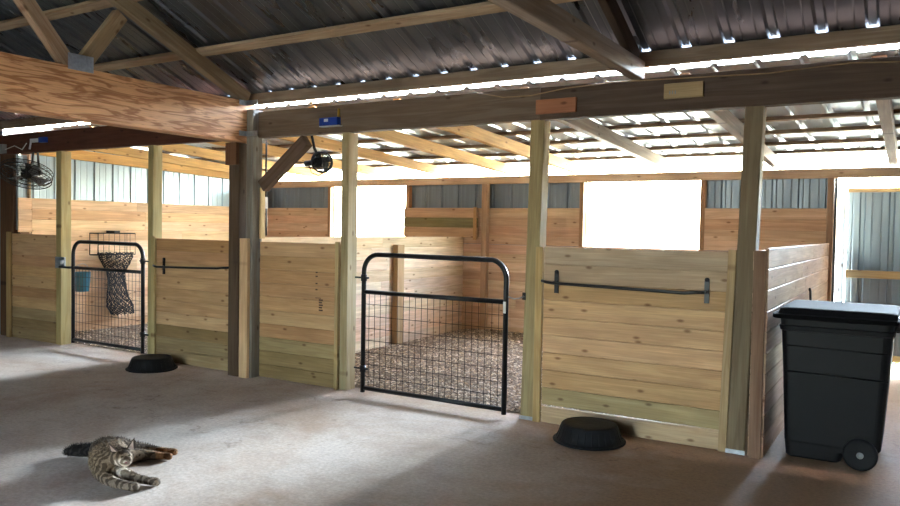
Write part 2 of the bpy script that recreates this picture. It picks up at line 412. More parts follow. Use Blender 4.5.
# ------------------------------------------------------------------ posts
def post(x0,x1,y0,y1,z1,label,col,mat='treated',lean=0,name='wooden_post',group=None,foot=False):
    t=thing(name,label,'post',((x0+x1)/2,(y0+y1)/2,0))
    mb=MB();xm=(x0+x1)/2;ym=(y0+y1)/2
    mb.lumber((xm,ym,0),(xm+lean,ym,z1),x1-x0,y1-y0,.006,up=(0,1,0),col=col,var=3)
    # keep the top under the beam, the base flat on the slab
    part(mb,'timber',M[mat],t)
    if foot:
        mb=MB();mb.box((x0-.004,y0-.008,0),(x1+.004,y0-.002,.03),(190,195,200));part(mb,'base_plate',M['galv'],t)
    return t
BZ=2.46
post(-10.68,-10.36,.02,.16,BZ,'broad dark brown post at the far left edge, below the cage fan',(100,74,54),'old')
post(-9.345,-9.235,0,.14,BZ,'pale treated post left of the far left gate, holding its latch',(176,158,108))
post(-7.54,-7.45,0,.13,BZ,'pale treated post at the right-hand side of the far left gate',(172,160,112))
post(-6.075,-5.925,-.13,.01,2.405,'dark weathered post under the end of the orange girder',(92,74,58),'old')
post(-5.858,-5.765,-.10,.04,2.74,'grey weathered post beside the dark one, carrying the knee brace',(132,126,116),'old')
post(-4.69,-4.60,0,.14,BZ,'slim treated post on the hinge side of the middle gate',TREAT,foot=False)
post(-2.755,-2.635,0,.13,BZ,'greenish treated post between the middle gate and the right stall panel',(166,148,106),lean=.045,foot=True)
post(-1.108,-.985,-.02,.11,BZ,'greenish post with a metal foot plate between the right stall panel and the bin',(126,110,84),lean=.06,foot=True)

# beams
def beam(p0,p1,w,h,label,col,mat='old',name='ceiling_beam',cat='beam',**k):
    mb=MB();mb.lumber(p0,p1,w,h,.006,col=col,var=3,**k)
    return tag(mb.build(name,M[mat]),label,cat)
BY=.02
beam((-15,BY,2.59),(-6.08,BY,2.59),.10,.26,'dark reddish beam running over the far left gate, below the orange girder',(96,62,46))
beam((-5.76,BY,2.59),(-2.62,BY,2.59),.10,.26,'brown beam from the grey post to the middle of the aisle, with the blue box on it',(116,98,82))
beam((-2.615,BY,2.585),(6,BY,2.585),.10,.26,'dark brown beam over the right stall panel and the bin',(92,76,66))
beam((-5.945,.01,2.62),(-5.945,-10,2.62),.17,.42,'deep orange-brown girder with bold grain crossing the upper left',ORANGE,'girder')
# block under the girder and plank in front of the post
mb=MB();mb.lumber((-6.0,-.155,2.18),(-6.0,-.155,2.405),.16,.045,up=(0,1,0),col=(120,84,60));tag(mb.build('timber_block',M['old']),'short brown block on the post face directly below the orange girder','block')
mb=MB();mb.lumber((-5.84,-.125,0),(-5.84,-.125,1.43),.115,.04,up=(0,1,0),col=(208,170,126));tag(mb.build('upright_plank',M['pine']),'short new upright plank in front of the grey post','plank')
mb=MB();mb.lumber((-5.745,.02,1.43),(-5.745,.02,1.95),.025,.06,up=(0,1,0),col=(214,184,130));tag(mb.build('trim_strip',M['pine']),'thin pale wooden strip standing on the stall panel beside the grey post','strip')
# post bracket
t=thing('beam_bracket','small galvanised brackets joining the orange girder to the grey post top','bracket',(-5.8,-.1,2.45))
for z in (2.47,2.78):
    mb=MB();mb.box((-5.857,-.112,z),(-5.70,-.102,z+.05));mb.box((-5.857,-.20,z),(-5.85,-.112,z+.05));part(mb,'steel_plate',M['galv'],t)

# knee brace
mb=MB();mb.lumber((-5.722,.01,1.965),(-5.14,.01,2.405),.085,.13,.006,up=(0,0,1),col=(112,94,76))
tag(mb.build('knee_brace',M['old']),'diagonal brown brace from the grey post up to the beam','brace')

# girder on posts; main roof trusses
def zc(y): return 2.76-.43*y
def chord(x,label,col,w=.06):
    mb=MB();y0,y1=-.07,-5
    mb.lumber((x,y0,zc(y0)+.07),(x,y1,zc(y1)+.07),w,.13,.005,up=(0,0,1),col=col);return tag(mb.build('roof_rafter',M['old']),label,'rafter')
chord(-5.90,'sloping brown rafter rising from the orange girder at the upper left',(146,124,102),.09)
chord(-1.83,'thin dark rafter rising behind the horizontal tie at the top centre',(78,62,52))
beam((-1.825,.02,2.782),(-1.825,-9.95,2.782),.09,.14,'horizontal roof tie running overhead at the top centre, above the beam',(150,130,112),name='roof_tie',cat='beam')
def strut(p0,p1,label,col):
    mb=MB();mb.lumber(p0,p1,.08,.12,.005,up=(0,1,0) ,col=col);return tag(mb.build('truss_strut',M['old']),label,'strut')
strut((-5.93,-1.97,2.84),(-5.93,-2.62,3.62),'pale strut leaning left from the girder joint to the roof',(184,156,126))
strut((-5.93,-1.86,2.86),(-5.93,-1.50,3.36),'strut leaning right from the girder joint to the sloping rafter',(160,134,106))
t=thing('joint_plate','galvanised plate where two struts meet on top of the orange girder','plate',(-5.85,-1.92,2.8))
mb=MB();mb.box((-5.856,-2.02,2.80),(-5.85,-1.80,2.93));part(mb,'steel_plate',M['galv'],t)
# purlins main roof
labs=['brown purlin just above the bright gap, lowest one of the high roof','second brown purlin up the high roof, crossing the whole top of the photo','third purlin up the high roof, near the top left corner','fourth purlin up the high roof','fifth purlin up the high roof','sixth purlin up the high roof','topmost purlin of the high roof']
for i,y in enumerate((0.02,-.69,-1.44,-2.2,-2.95,-3.7,-4.45)):
    z=2.94-.43*y
    mb=MB()
    if i==0: mb.lumber((-16,.04,2.868),(6,.04,2.868),.04,.115,.005,col=(138,120,100),var=3)
    else: mb.lumber((-16,y,z-.035),(6,y,z-.035),.04,.10,.005,up=(0,-1,.43),col=(164,142,114),var=3)
    tag(mb.build('roof_purlin',M['old']),labs[i],'purlin')

# lean-to rafters and purlins
def lb(y): return 2.62-LS*y
rl=[(-9.9,'first lean-to rafter, along the left wall'),(-8.75,'yellow lean-to rafter over the far left gate'),(-7.5,'yellow lean-to rafter behind the second treated post'),(-6.32,'yellow lean-to rafter ending near the left window top'),(-5.15,'yellow lean-to rafter running to the middle of the back wall, right of the slim post'),(-4.12,'thick knotty yellow rafter, just left of the leaning middle post'),(-2.82,'grey-white rafter ending above the right window'),(-1.50,'brown rafter ending in a pale hanger above the right-hand post'),(-.24,'grey-brown rafter at the right edge above the bin'),(1.0,'rafter beyond the right edge')]
for x,l in rl:
    c=YEL if x<-3.5 else ((150,130,110) if x>-2.9 else YEL)
    if x==-.24:c=(140,116,94)
    mb=MB();mb.lumber((x,.08,lb(.08)+.068),(x,4.55,lb(4.55)+.068),.045 if x<-6 else (.075 if x!=-.24 else .09),.136,.004,col=c,var=4)
    tag(mb.build('shed_rafter',M['pine']),l,'rafter')
pl=['nearest the beam','second from the beam','third from the beam','fourth from the beam','fifth from the beam','last, just above the back wall']
for i,y in enumerate((.35,1.30,2.14,2.85,3.58,4.22)):
    mb=MB();z=lb(y)+.158
    mb.lumber((-11,y,z),(6,y,z),.036,.075,.004,up=(0,1,-LS),col=(146,122,96),var=4)
    tag(mb.build('shed_purlin',M['pine']),'cross purlin under the low shed roof, '+pl[i],'purlin')

# ------------------------------------------------------------------ stall panels
def aislec(i,k):
    if i<3: return random.choice([GREEN,(152,130,92),(164,142,104)])
    return random.choice([(200,160,116),(192,150,106),(204,166,124)])
def panel(x0,x1,h,label,trims,cols,y=.0,loose=False):
    t=thing('stall_panel',label,'panel',((x0+x1)/2,y,0))
    mb=MB();k=10;hb=h/k
    for i in range(k):
        dl=dr=0
        if loose and i==0: dl=-.010;
        zc_=hb*(i+.5)
        yy=y+.02+random.uniform(-.001,.001)
        mb.lumber((x0,yy,zc_+dl),(x1,yy,zc_+dr),.03,hb-.004,.004,col=cols(i,k),var=10)
        if i and not (loose and i==1): mb.lumber((x0+.003,y+.02,hb*i),(x1-.003,y+.02,hb*i),.01,.016,.001,col=cols(i,k),var=0)
    part(mb,'boards',M['pine'],t)
    for a,b,z1,c,*ln in trims:
        ln=ln[0] if ln else 0
        mb=MB();mb.lumber(((a+b)/2,y-.012,0),((a+b)/2+ln,y-.012,z1),b-a,.03,.003,up=(0,1,0),col=c,var=3);part(mb,'trim_board',M['treated'],t)
    return t
panel(-10.36,-9.36,1.40,'leftmost stall panel of stacked boards, greenish at the bottom',[(-10.45,-10.37,1.42,(190,160,110))],aislec)
panel(-7.44,-6.09,1.40,'stall panel between the far left gate and the dark post, with a black bar',[(-7.445,-7.385,1.42,(186,166,118))],aislec)
panel(-5.755,-4.70,1.40,'narrow stall panel left of the middle gate with dark pen marks on it',[(-4.735,-4.695,1.42,(180,158,112))],aislec)
def rightc(i,k):
    if i<1: return (184,158,118)
    if i<2: return (180,158,114)
    if i>=8: return (184,160,128)
    return random.choice([(210,172,126),(202,162,114),(208,168,122)])
panel(-2.565,-1.128,1.435,'wide right stall panel of knotty boards with a long black bar on it',[(-2.63,-2.568,1.43,(188,158,106)),(-1.166,-1.110,1.45,(184,158,118),.036)],rightc,loose=True)
# pen marks on the narrow panel
_p=[o for o in bpy.data.objects if o.name.startswith('stall_panel') and 'pen marks' in o.get('label','')][0]
def mark(a,b):
    mb=MB();mb.box(a,b);part(mb,'stamp_mark',M['ink'],_p)
for z in (1.108,1.07,1.0,.94): mark((-5.0,.0025,z),(-4.975,.0047,z+.012))
for i,z in enumerate((.74,.765,.79,.815,.84)): mark((-4.955,.0025,z),(-4.905-.01*(i%2),.0047,z+.014))
mark((-5.0,.0025,.862),(-4.93,.0047,.868))

# right side partition (beside the bin)
t=thing('side_partition','tall board partition running back from the right post beside the bin','partition',(-.9,2.1,0))
mb=MB()
boards(mb,(-.885,-.03,0),(0,1,0),4.32,0,1.47,.025,(1,0,0),lambda i,k: random.choice([(188,154,122),(180,144,114),(194,160,128)]),hb=.147);part(mb,'boards',M['pine'],t)
mb=MB();boards(mb,(-.935,-.03,0),(0,1,0),4.32,0,1.45,.025,(-1,0,0),backc);part(mb,'boards',M['pine'],t)
mb=MB()
for y in (0.02,1.4,2.8,4.2): mb.lumber((-.91,y,0),(-.91,y,1.45),.048,.09,.004,up=(0,1,0),col=(140,96,70))
part(mb,'studs',M['old'],t)
mb=MB();mb.lumber((-.914,-.042,0),(-.914,-.042,1.45),.082,.022,.003,up=(0,1,0),col=(128,98,76));part(mb,'end_board',M['old'],t)
# middle partition
t=thing('side_partition','sunlit board partition between the left and middle stalls, seen through the middle gate','partition',(-5.9,2.2,0))
mb=MB();boards(mb,(-5.885,.06,0),(0,1,0),4.26,0,1.445,.025,(1,0,0),lambda i,k: random.choice([(236,212,182),(232,204,172),(228,196,160)]));part(mb,'boards',M['pine'],t)  # window glare on this face is put into the bleached board colours
mb=MB();boards(mb,(-5.93,.06,0),(0,1,0),4.26,0,1.445,.025,(-1,0,0),backc);part(mb,'boards',M['pine'],t)
mb=MB()
for y in (.5,1.6,3.0,4.2): mb.lumber((-5.907,y,0),(-5.907,y,1.43),.042,.09,.004,up=(0,1,0),col=(190,150,100))
part(mb,'studs',M['pine'],t)
mb=MB();mb.lumber((-5.815,2.56,.03),(-5.815,2.56,1.34),.085,.15,.005,up=(0,1,0),col=(196,164,118));tag(mb.build('partition_post',M['pine']),'short post standing against the sunlit partition behind the middle gate','post')

# ------------------------------------------------------------------ gates
def gate(x0,x1,label,zb,zt,y=-.06,hinge_left=True):
    t=thing('tube_gate',label,'gate',((x0+x1)/2,y,0))
    r=.022;R=.16
    pts=[(x0,y,zb-.04)]
    pts.append((x0,y,zt-R))
    for k in range(1,9):
        a=math.pi/2*k/8;pts.append((x0+R-R*math.cos(a),y,zt-R+R*math.sin(a)))
    pts.append((x1-R,y,zt-.004))
    for k in range(1,9):
        a=math.pi/2*k/8;pts.append((x1-R+R*math.sin(a),y,zt-R+R*math.cos(a)))
    pts.append((x1,y,zb-.04))
    mb=MB();mb.tube(pts,r,14);part(mb,'tube_frame',M['black'],t)
    zm=zb+.915*(1.0)*.98
    mb=MB();mb.tube([(x0+.015,y,zm),(x1-.015,y,zm)],.02,12);part(mb,'middle_rail',M['black'],t)
    mb=MB();mb.tube([(x0+.015,y,zb),(x1-.015,y,zb)],.02,12);part(mb,'bottom_rail',M['black'],t)
    mb=MB();n=int((x1-x0)/.0625)
    for i in range(1,n): 
        x=x0+(x1-x0)*i/n;mb.tube([(x,y,zb),(x,y,zm)],.0025,5,False)
    nz=8
    for i in range(1,nz):
        z=zb+(zm-zb)*i/nz;mb.tube([(x0,y-.003,z),(x1,y-.003,z)],.0025,5,False)
    part(mb,'wire_mesh',M['wire'],t)
    xs=x0 if hinge_left else x1
    for z in (zb+.18,zm+.13):
        s=-1 if hinge_left else 1
        mb=MB();mb.tube([(xs+s*.10,y,z),(xs-s*.055,y,z)],.009,8);mb.tube([(xs,y,z-.03),(xs,y,z+.03)],.029,14);part(mb,'hinge',M['black'],t)
    return t
g1=gate(-4.355,-2.875,'black tube gate of the middle stall with wire mesh and a white sticker',.07,1.315)
mb=MB();mb.box((-2.885,-.089,.875),(-2.862,-.0815,.97),(215,215,212));part(mb,'white_sticker',M['white'],g1)
g2=gate(-8.92,-7.575,'black tube gate of the far left stall, smaller in view',.105,1.325,y=-.035,hinge_left=False)
# chain latch of the middle gate
t=thing('gate_latch','thin chain latch between the middle gate and the greenish post','latch',(-2.8,-.05,1.0))
mb=MB();mb.tube([(-2.852,-.06,1.012),(-2.80,-.06,.998),(-2.755,-.05,1.005),(-2.735,-.008,1.02)],.006,6);part(mb,'chain',M['galv'],t)
mb=MB();mb.box((-2.75,-.012,.99),(-2.72,-.003,1.05));part(mb,'plate',M['wire'],t)
t=thing('gate_latch','galvanised latch on the pale post of the far left gate','latch',(-9.2,-.02,1.05))
mb=MB();mb.box((-9.33,-.02,.98),(-9.13,-.004,1.12));part(mb,'plate',M['galv'],t)
mb=MB();mb.lathe([(0,-.035),(.035,-.035),(.035,0),(0,0)],(-9.17,-.02,1.06),16,'y');part(mb,'knob',M['galv'],t)
mb=MB();mb.tube([(-9.2,-.04,.995),(-8.95,-.05,1.0)],.015,8);part(mb,'bolt',M['black'],t)

# ------------------------------------------------------------------ blanket bars
def rack(xa,xb,z0,z1,label,rz=.0):
    t=thing('blanket_bar',label,'bar',((xa+xb)/2,-.05,z0))
    ya=-.035
    for x,z in ((xa,z0),(xb,z1)):
        mb=MB();mb.box((x-.017,-.012 if xa>-3 else -.012,z-.085),(x+.017,-.002,z+.085));mb.lathe([(0,-.014),(.017,-.014),(.017,-.002),(0,-.002)],(x,0,z+.085),14,'y')
        b=part(mb,'bracket',M['black'],t)
        mb=MB();mb.tube([(x,-.012,z),(x,-.09,z)],.012,8);part(mb,'bracket_arm',M['black'],t)
    mb=MB();mb.tube([(xa-.10,-.07,z0+.012),(xa-.05,-.09,z0+.004),(xa,-.095,z0),(xb-.14,-.095,z1-.012),(xb-.07,-.09,z1-.004),(xb,-.085,z1)],.012,10);part(mb,'bar',M['black'],t)
    return t
rack(-2.45,-1.275,1.148,1.142,'long black metal bar on brackets across the right stall panel')
rack(-7.245,-6.14,1.08,1.115,'black metal bar on the stall panel beside the far left gate')

# ------------------------------------------------------------------ bedding
def bedding(x0,x1,y0,y1,label,base,amp,rise,nchips,seed):
    random.seed(seed);mb=MB();nx=int((x1-x0)/.08);ny=int((y1-y0)/.08)
    from mathutils import noise
    def hz(x,y):
        e=min(x-x0,x1-x,y-y0)/.15
        return .004+base*min(1,max(0,e))+amp*noise.noise(V((x*2.2,y*2.2,seed)))*min(1,max(0,e))+.25*amp*noise.noise(V((x*9,y*9,3)))*min(1,max(0,e))+rise*((y-y0)/(y1-y0))**2
    vs=[];fs=[]
    for j in range(ny+1):
        for i in range(nx+1):
            x=x0+(x1-x0)*i/nx;y=y0+(y1-y0)*j/ny;vs.append((x,y,max(.003,hz(x,y))))
    for j in range(ny):
        for i in range(nx):
            a=j*(nx+1)+i;fs.append([a,a+1,a+nx+2,a+nx+1])
    mb.add(vs,fs,None,(1,1,1),True)
    # skirt down to the slab
    o=stuff(tag(mb.build('stall_bedding',M['bed'],base=((x0+x1)/2,(y0+y1)/2,0)),label,'bedding'))
    mb=MB()
    cols=[(214,190,158),(180,150,116),(232,214,188),(130,104,80),(96,78,62),(200,176,150)]
    for k in range(nchips):
        x=random.uniform(x0+.03,x1-.03);y=y0+.02+(y1-y0-.05)*random.random()**1.35
        z=max(.003,hz(x,y))+random.uniform(.002,.014)
        L=random.uniform(.008,.028);w=random.uniform(.003,.009);a=random.uniform(0,6.28)
        d=V((math.cos(a),math.sin(a),random.uniform(-.3,.3)));n=V((-math.sin(a),math.cos(a),random.uniform(-.4,.4)))
        c=V((x,y,z));b=V((0,0,random.uniform(.001,.006)))
        mb.add([c-d*L-n*w,c-d*L+n*w,c+b-n*w,c+b+n*w,c+d*L-n*w,c+d*L+n*w],[[0,2,3,1],[2,4,5,3]],None,lin(random.choice(cols)))
    stuff(part(mb,'wood_shavings',M['chip'],o))
bedding(-5.86,-.97,.15,4.33,'pale straw and shavings covering the floor of the middle stall',.03,.022,.03,17000,5)
bedding(-10.13,-5.97,.165,4.33,'straw and shavings covering the floor of the far left stall',.025,.02,.03,5000,11)

# ------------------------------------------------------------------ feed pans
def pan(c,s,label):
    t=thing('feed_pan',label,'feed pan',c)
    mb=MB();p=[(0.0,.126),(.10,.130),(.185,.134),(.203,.131),(.212,.122),(.236,.05),(.250,.024),(.258,.018),(.266,.014),(.268,.008),(.262,0),(.0,.0)]
    mb.lathe([(r*s,h*s*1.05) for r,h in p],c,56);part(mb,'pan_body',M['rubber'],t)
    mb=MB()
    mb.lathe([(.262*s,.003),(.274*s,.006),(.276*s,.014),(.268*s,.020),(.256*s,.018)],c,56);part(mb,'rim',M['rubber'],t)
    mb=MB()
    for k in range(28):
        a=k/28*6.283;x,y=math.cos(a),math.sin(a)
        mb.tube([(c[0]+x*.213*s,c[1]+y*.213*s,.118*s),(c[0]+x*.235*s,c[1]+y*.235*s,.055*s),(c[0]+x*.25*s,c[1]+y*.25*s,.026*s)],.004,5,False)
    part(mb,'side_ribs',M['rubber'],t)
pan((-2.03,-.31,0),.98,'black rubber feed pan upside down in front of the right stall panel')
pan((-6.97,-.37,0),.96,'black rubber feed pan lying by the far left gate')

# ------------------------------------------------------------------ wheeled bin
t=thing('wheeled_bin','large black wheeled rubbish bin with lid beside the board partition','bin',(-.45,.42,0))
def rr(x0,x1,y0,y1,z,r,zt=None,n=5):
    pts=[]
    for cx,cy,a0 in ((x1-r,y0+r,-90),(x1-r,y1-r,0),(x0+r,y1-r,90),(x0+r,y0+r,180)):
        for k in range(n+1):
            a=math.radians(a0+90*k/n);pts.append(V((cx+r*math.cos(a),cy+r*math.sin(a),z)))
    return pts
mb=MB()
rings=[rr(-.72,-.40,.10,.72,.015,.04),rr(-.735,-.385,.085,.735,.03,.05),rr(-.74,-.36,.08,.74,.09,.05),
 rr(-.742,-.16,.078,.742,.12,.05),rr(-.745,-.15,.075,.745,.135,.05),rr(-.765,-.118,.055,.765,.60,.055),rr(-.780,-.10,.045,.78,.90,.055),rr(-.79,-.09,.03,.79,.905,.055),rr(-.795,-.085,.025,.795,.935,.055),rr(-.785,-.095,.04,.785,.94,.055),rr(-.792,-.088,.035,.79,1.0,.055)]
# lower skirt ring keeps its foot only on the front half; the back half is the wheel arch
mb.loft(rings);part(mb,'bin_body',M['bin'],t)
mb=MB()
mb.loft([rr(-.825,-.07,.0,.82,.985,.05),rr(-.835,-.06,-.01,.83,.99,.055),rr(-.835,-.06,-.01,.83,1.015,.055),rr(-.80,-.075,.015,.81,1.02,.05),rr(-.79,-.078,.03,.80,1.055,.05),rr(-.775,-.09,.05,.78,1.062,.06),rr(-.70,-.14,.12,.71,1.064,.06)])
part(mb,'bin_lid',M['lid'],t)
mb=MB()
mb.tube([(-.11,.10,.96),(-.045,.10,.955),(-.035,.14,.95),(-.035,.72,.95),(-.045,.76,.955),(-.11,.76,.96)],.016,10);part(mb,'handle',M['bin'],t)
for y in (.12,.62):
    mb=MB();mb.box((-.10,y,.93),(-.05,y+.10,1.03));part(mb,'lid_hinge',M['bin'],t)
for y in (.035,.74):
    mb=MB();mb.lathe([(.0,0),(.068,0),(.085,-.004),(.100,0),(.105,.012),(.105,.042),(.100,.052),(.0,.052)],(-.268,y,.105),32,'y')
    w=part(mb,'wheel',M['rubber'],t)
    mb=MB();yy=y-.010 if y<.5 else y+.052
    mb.lathe([(0,0),(.016,0),(.022,.006),(.022,.010),(0,.010)],(-.268,yy,.105),16,'y');part(mb,'hub_cap',M['grey'],w)
mb=MB();mb.tube([(-.268,.09,.105),(-.268,.74,.105)],.012,8);part(mb,'axle',M['galv'],t)
mb=MB()
for z in (.62,.80): mb.tube([(-.745,.052,z),(-.12,.052,z-.01)],.006,6)
part(mb,'side_ridges',M['bin'],t)

# rod leaning on the partition beyond the bin
mb=MB();mb.tube([(-.845,2.48,.0),(-.85,2.46,.93),(-.85,2.42,1.02),(-.85,2.36,1.045)],.012,8);tag(mb.build('bent_rod',M['black']),'thin dark bent rod against the partition, sticking up behind the bin','rod')

# ------------------------------------------------------------------ things fixed on the beam
t=thing('blue_box','small blue plastic box with white mark on the beam near the grey post','box',(-4.78,-.06,2.52))
mb=MB();mb.box((-4.90,-.085,2.525),(-4.68,-.031,2.60),(0,0,0),.005);part(mb,'box_body',M['blue'],t)
mb=MB();mb.box((-4.84,-.0865,2.56),(-4.79,-.0855,2.588));part(mb,'white_mark',M['white'],t)
mb=MB();mb.box((-4.90,-.085,2.515),(-4.66,-.031,2.523));part(mb,'white_edge',M['white'],t)
mb=MB();mb.tube([(-4.69,-.055,2.60),(-4.69,-.05,2.68)],.012,6);tag(mb.build('yellow_handle',M['yellow']),'small yellow handle standing upright on the blue box','handle')
mb=MB();mb.lumber((-2.64,-.045,2.555),(-2.30,-.045,2.555),.028,.115,col=(170,110,76),var=0)
a=mb.build('wood_block',M['pine']);tag(a,'reddish board offcut nailed on the dark beam above the leaning middle post','board')
mb=MB();mb.lumber((-1.61,-.045,2.60),(-1.33,-.045,2.60),.028,.11,col=(176,152,112),var=0)
a=mb.build('wood_block',M['pine']);tag(a,'pale board offcut with pencil marks nailed on the beam at the right','board')
mb=MB()
for i in range(3): mb.box((-1.57+.02*i,-.0605,2.575),(-1.562+.02*i,-.0595,2.60))
part(mb,'pencil_marks',M['grey'],a)
mb=MB();P_=[(-3.2,2.715),(-2.95,2.66),(-2.7,2.655),(-2.4,2.69),(-2.0,2.705),(-1.5,2.69),(-.9,2.672),(-.4,2.695),(.1,2.66),(1,2.7)]
mb.tube([(x,-.036,z) for x,z in P_],.0045,6);tag(mb.build('power_cable',M['cord']),'thin tan cable drooping along the dark beam','cable')
# left beam: grey box, white clamp
t=thing('junction_box','grey junction box on the beam at the far left edge','box',(-10.5,-.06,2.5))
mb=MB();mb.box((-10.62,-.09,2.47),(-10.42,-.031,2.59),(0,0,0),.006);part(mb,'box_body',M['grey'],t)
mb=MB();mb.tube([(-10.42,-.05,2.52),(-10.2,-.05,2.56),(-10.0,-.06,2.5),(-9.9,-.06,2.58)],.005,5);part(mb,'wire',M['white'],t)
t=thing('spray_nozzle','white and blue spray nozzle clipped on the dark beam above the cage fan','nozzle',(-9.7,-.06,2.55))
mb=MB();mb.tube([(-9.84,-.055,2.50),(-9.80,-.055,2.62)],.012,8);mb.box((-9.80,-.075,2.585),(-9.60,-.035,2.63));part(mb,'white_body',M['white'],t)
mb=MB();mb.box((-9.60,-.08,2.575),(-9.47,-.032,2.64));part(mb,'blue_grip',M['blue'],t)
# outlet + conduit on the back of the grey post
t=thing('outlet_box','small white outlet box with black conduit beside the grey post','outlet',(-5.78,.15,1.43))
mb=MB();mb.box((-5.85,.075,1.74),(-5.76,.12,1.86),(0,0,0),.005);part(mb,'box_body',M['white'],t)
mb=MB();mb.tube([(-5.775,.10,1.86),(-5.775,.10,2.45)],.01,6);mb.tube([(-5.765,.10,1.74),(-5.765,.10,1.46)],.008,6);part(mb,'conduit',M['black'],t)

# ------------------------------------------------------------------ fans
def cagefan(c,nrm,r,depth,label,name='cage_fan',mat='black',rings=7,spokes=28):
    nrm=V(nrm).normalized();c=V(c)
    u=nrm.cross(V((0,0,1))).normalized();w=nrm.cross(u)
    t=thing(name,label,'fan',c)
    mb=MB()
    def ring(rad,off,th): mb.tube([c+nrm*off+(u*math.cos(a)+w*math.sin(a))*rad for a in [2*math.pi*k/36 for k in range(37)]],th,5,False)
    ring(r,0,.007);ring(r,depth*.5,.006);ring(r,-depth*.5,.006)
    for s in (-1,1):
        for k in range(1,rings): ring(r*k/rings,s*depth*(.5+.5*math.cos(math.pi/2*k/rings)*.6),.0025)
        for k in range(spokes):
            a=2*math.pi*k/spokes;d=u*math.cos(a)+w*math.sin(a)
            mb.tube([c+nrm*s*depth*.8+d*r*.1,c+nrm*s*depth*.75+d*r*.6,c+nrm*s*depth*.5+d*r],.0025,4,False)
    part(mb,'cage',M[mat],t)
    mb=MB()
    for k in range(4):
        a=2*math.pi*k/4+.5
        rad=u*math.cos(a)+w*math.sin(a);tan=-u*math.sin(a)+w*math.cos(a)
        R0=[c+rad*r*.15-tan*r*.08+nrm*.01,c+rad*r*.15+tan*r*.08-nrm*.01,c+rad*r*.88+tan*r*.30-nrm*.03,c+rad*r*.88-tan*r*.22+nrm*.03]
        mb.add(R0+[p+nrm*.003 for p in R0],[[0,1,2,3],[7,6,5,4],[0,4,5,1],[1,5,6,2],[2,6,7,3],[3,7,4,0]])
    part(mb,'blades',M['galv'] if r>.2 else M['black'],t)
    mb=MB();mb.tube([c-nrm*depth*1.1,c-nrm*depth*.2,c+nrm*depth*.3],[r*.22,r*.24,r*.2],16);part(mb,'motor',M['black'],t)
    return t
f1=cagefan((-9.62,-.22,2.16),(.25,-.35,-.9),.30,.10,'round cage fan hanging below the beam at the far left')
mb=MB();mb.tube([(-9.62,-.2,2.22),(-9.70,-.10,2.33),(-9.78,-.04,2.46)],.012,8);mb.tube([(-9.36,-.2,2.15),(-9.66,-.05,2.44)],.014,8);part(mb,'mounting_arm',M['black'],f1)
mb=MB();mb.lathe([(0,0),(.035,0),(.035,.012),(0,.012)],(-9.56,-.3,2.25),14,'y');part(mb,'white_knob',M['white'],f1)
f2=cagefan((-5.02,.10,2.20),(.75,-.6,-.25),.10,.07,'small black fan hanging under the beam right of the diagonal brace',rings=5,spokes=26)
mb=MB();mb.tube([(-5.06,.10,2.25),(-5.12,.10,2.34),(-5.12,.06,2.46)],.014,8);part(mb,'mounting_arm',M['black'],f2)
mb=MB();mb.tube([(-5.20,.10,2.19),(-5.17,.12,2.10),(-5.08,.12,2.07),(-4.98,.12,2.11)],.005,6);part(mb,'power_cord',M['black'],f2)
mb=MB();mb.tube([(-5.22,.08,2.19),(-5.08,.10,2.20)],.028,12);part(mb,'motor_tail',M['black'],f2)
mb=MB();mb.box((-5.10,.05,2.15),(-4.98,.15,2.25),(0,0,0),.01);part(mb,'motor_housing',M['black'],f2)

# ------------------------------------------------------------------ hay rack with net, bucket
t=thing('hay_rack','wire hay rack fixed to the left wall, seen over the far left gate','rack',(-10.0,1.3,1.08))
mb=MB();y0,y1,z0,z1=.98,1.585,1.10,1.41
xa,xb=-10.125,-9.93
for x in (xa,xb):
    mb.tube([(x,y0,z0),(x,y1,z0),(x,y1,z1),(x,y0,z1),(x,y0,z0)],.007,6)
for y in (y0,y1):
    for z in (z0,z1): mb.tube([(xa,y,z),(xb,y,z)],.007,6)
for k in range(1,7): mb.tube([(xb,y0+(y1-y0)*k/7,z0),(xb,y0+(y1-y0)*k/7,z1)],.003,5)
mb.tube([(xb,y0,1.25),(xb,y1,1.25)],.003,5)
mb.box((xa,1.24,1.41),(xb,1.33,1.45),(200,200,200))
part(mb,'wire_frame',M['black'],t)
t=thing('hay_net','black knotted hay net hanging down from the wire rack','net',(-9.95,1.3,.3))
mb=MB()
prof=[(1.13,.27,0),(1.05,.26,0),(.95,.20,.0),(.85,.13,.0),(.7,.12,.02),(.5,.15,.04),(.35,.20,.08),(.22,.17,.12)]
nn=22
def npt(i,k):
    z,r,off=prof[i];a=2*math.pi*k/nn;rr_=r*(1+.08*math.sin(5*a+i))
    return V((-9.99+min(.8*rr_,.12)*math.cos(a),1.30+off+rr_*math.sin(a),z))
import itertools
dense=[]
for i in range(len(prof)-1):
    for s in range(3):
        tt=s/3;dense.append([npt(i,k).lerp(npt(i+1,k),tt) for k in range(nn)])
dense.append([npt(len(prof)-1,k) for k in range(nn)])
for i in range(len(dense)-1):
    for k in range(nn):
        a=dense[i][k];b=dense[i+1][(k+(1 if i%2 else -1)*(1))%nn] if (i+k)%2==0 else dense[i+1][k]
        mb.tube([a,b],.006,4,False);mb.tube([a,dense[i+1][(k+1)%nn]],.005,4,False)
part(mb,'net_cords',M['net'],t)
mb=MB()
for i in range(420):
    z=random.uniform(.22,.98);y=1.3+(.10 if z<.5 else .02)+random.uniform(-.11,.11);x=-9.99+random.uniform(-.07,.07)
    d=V((random.uniform(-1,1),random.uniform(-1,1),random.uniform(-1,1)))*.06
    mb.tube([(x,y,z),V((x,y,z))+d],.003,3,False)
stuff(part(mb,'hay_stalks',straw('dark_hay',(60,50,40),(100,84,60),20),t))
t=thing('water_bucket','teal bucket hanging inside the far left stall behind the gate edge','bucket',(-10.01,.79,.59))
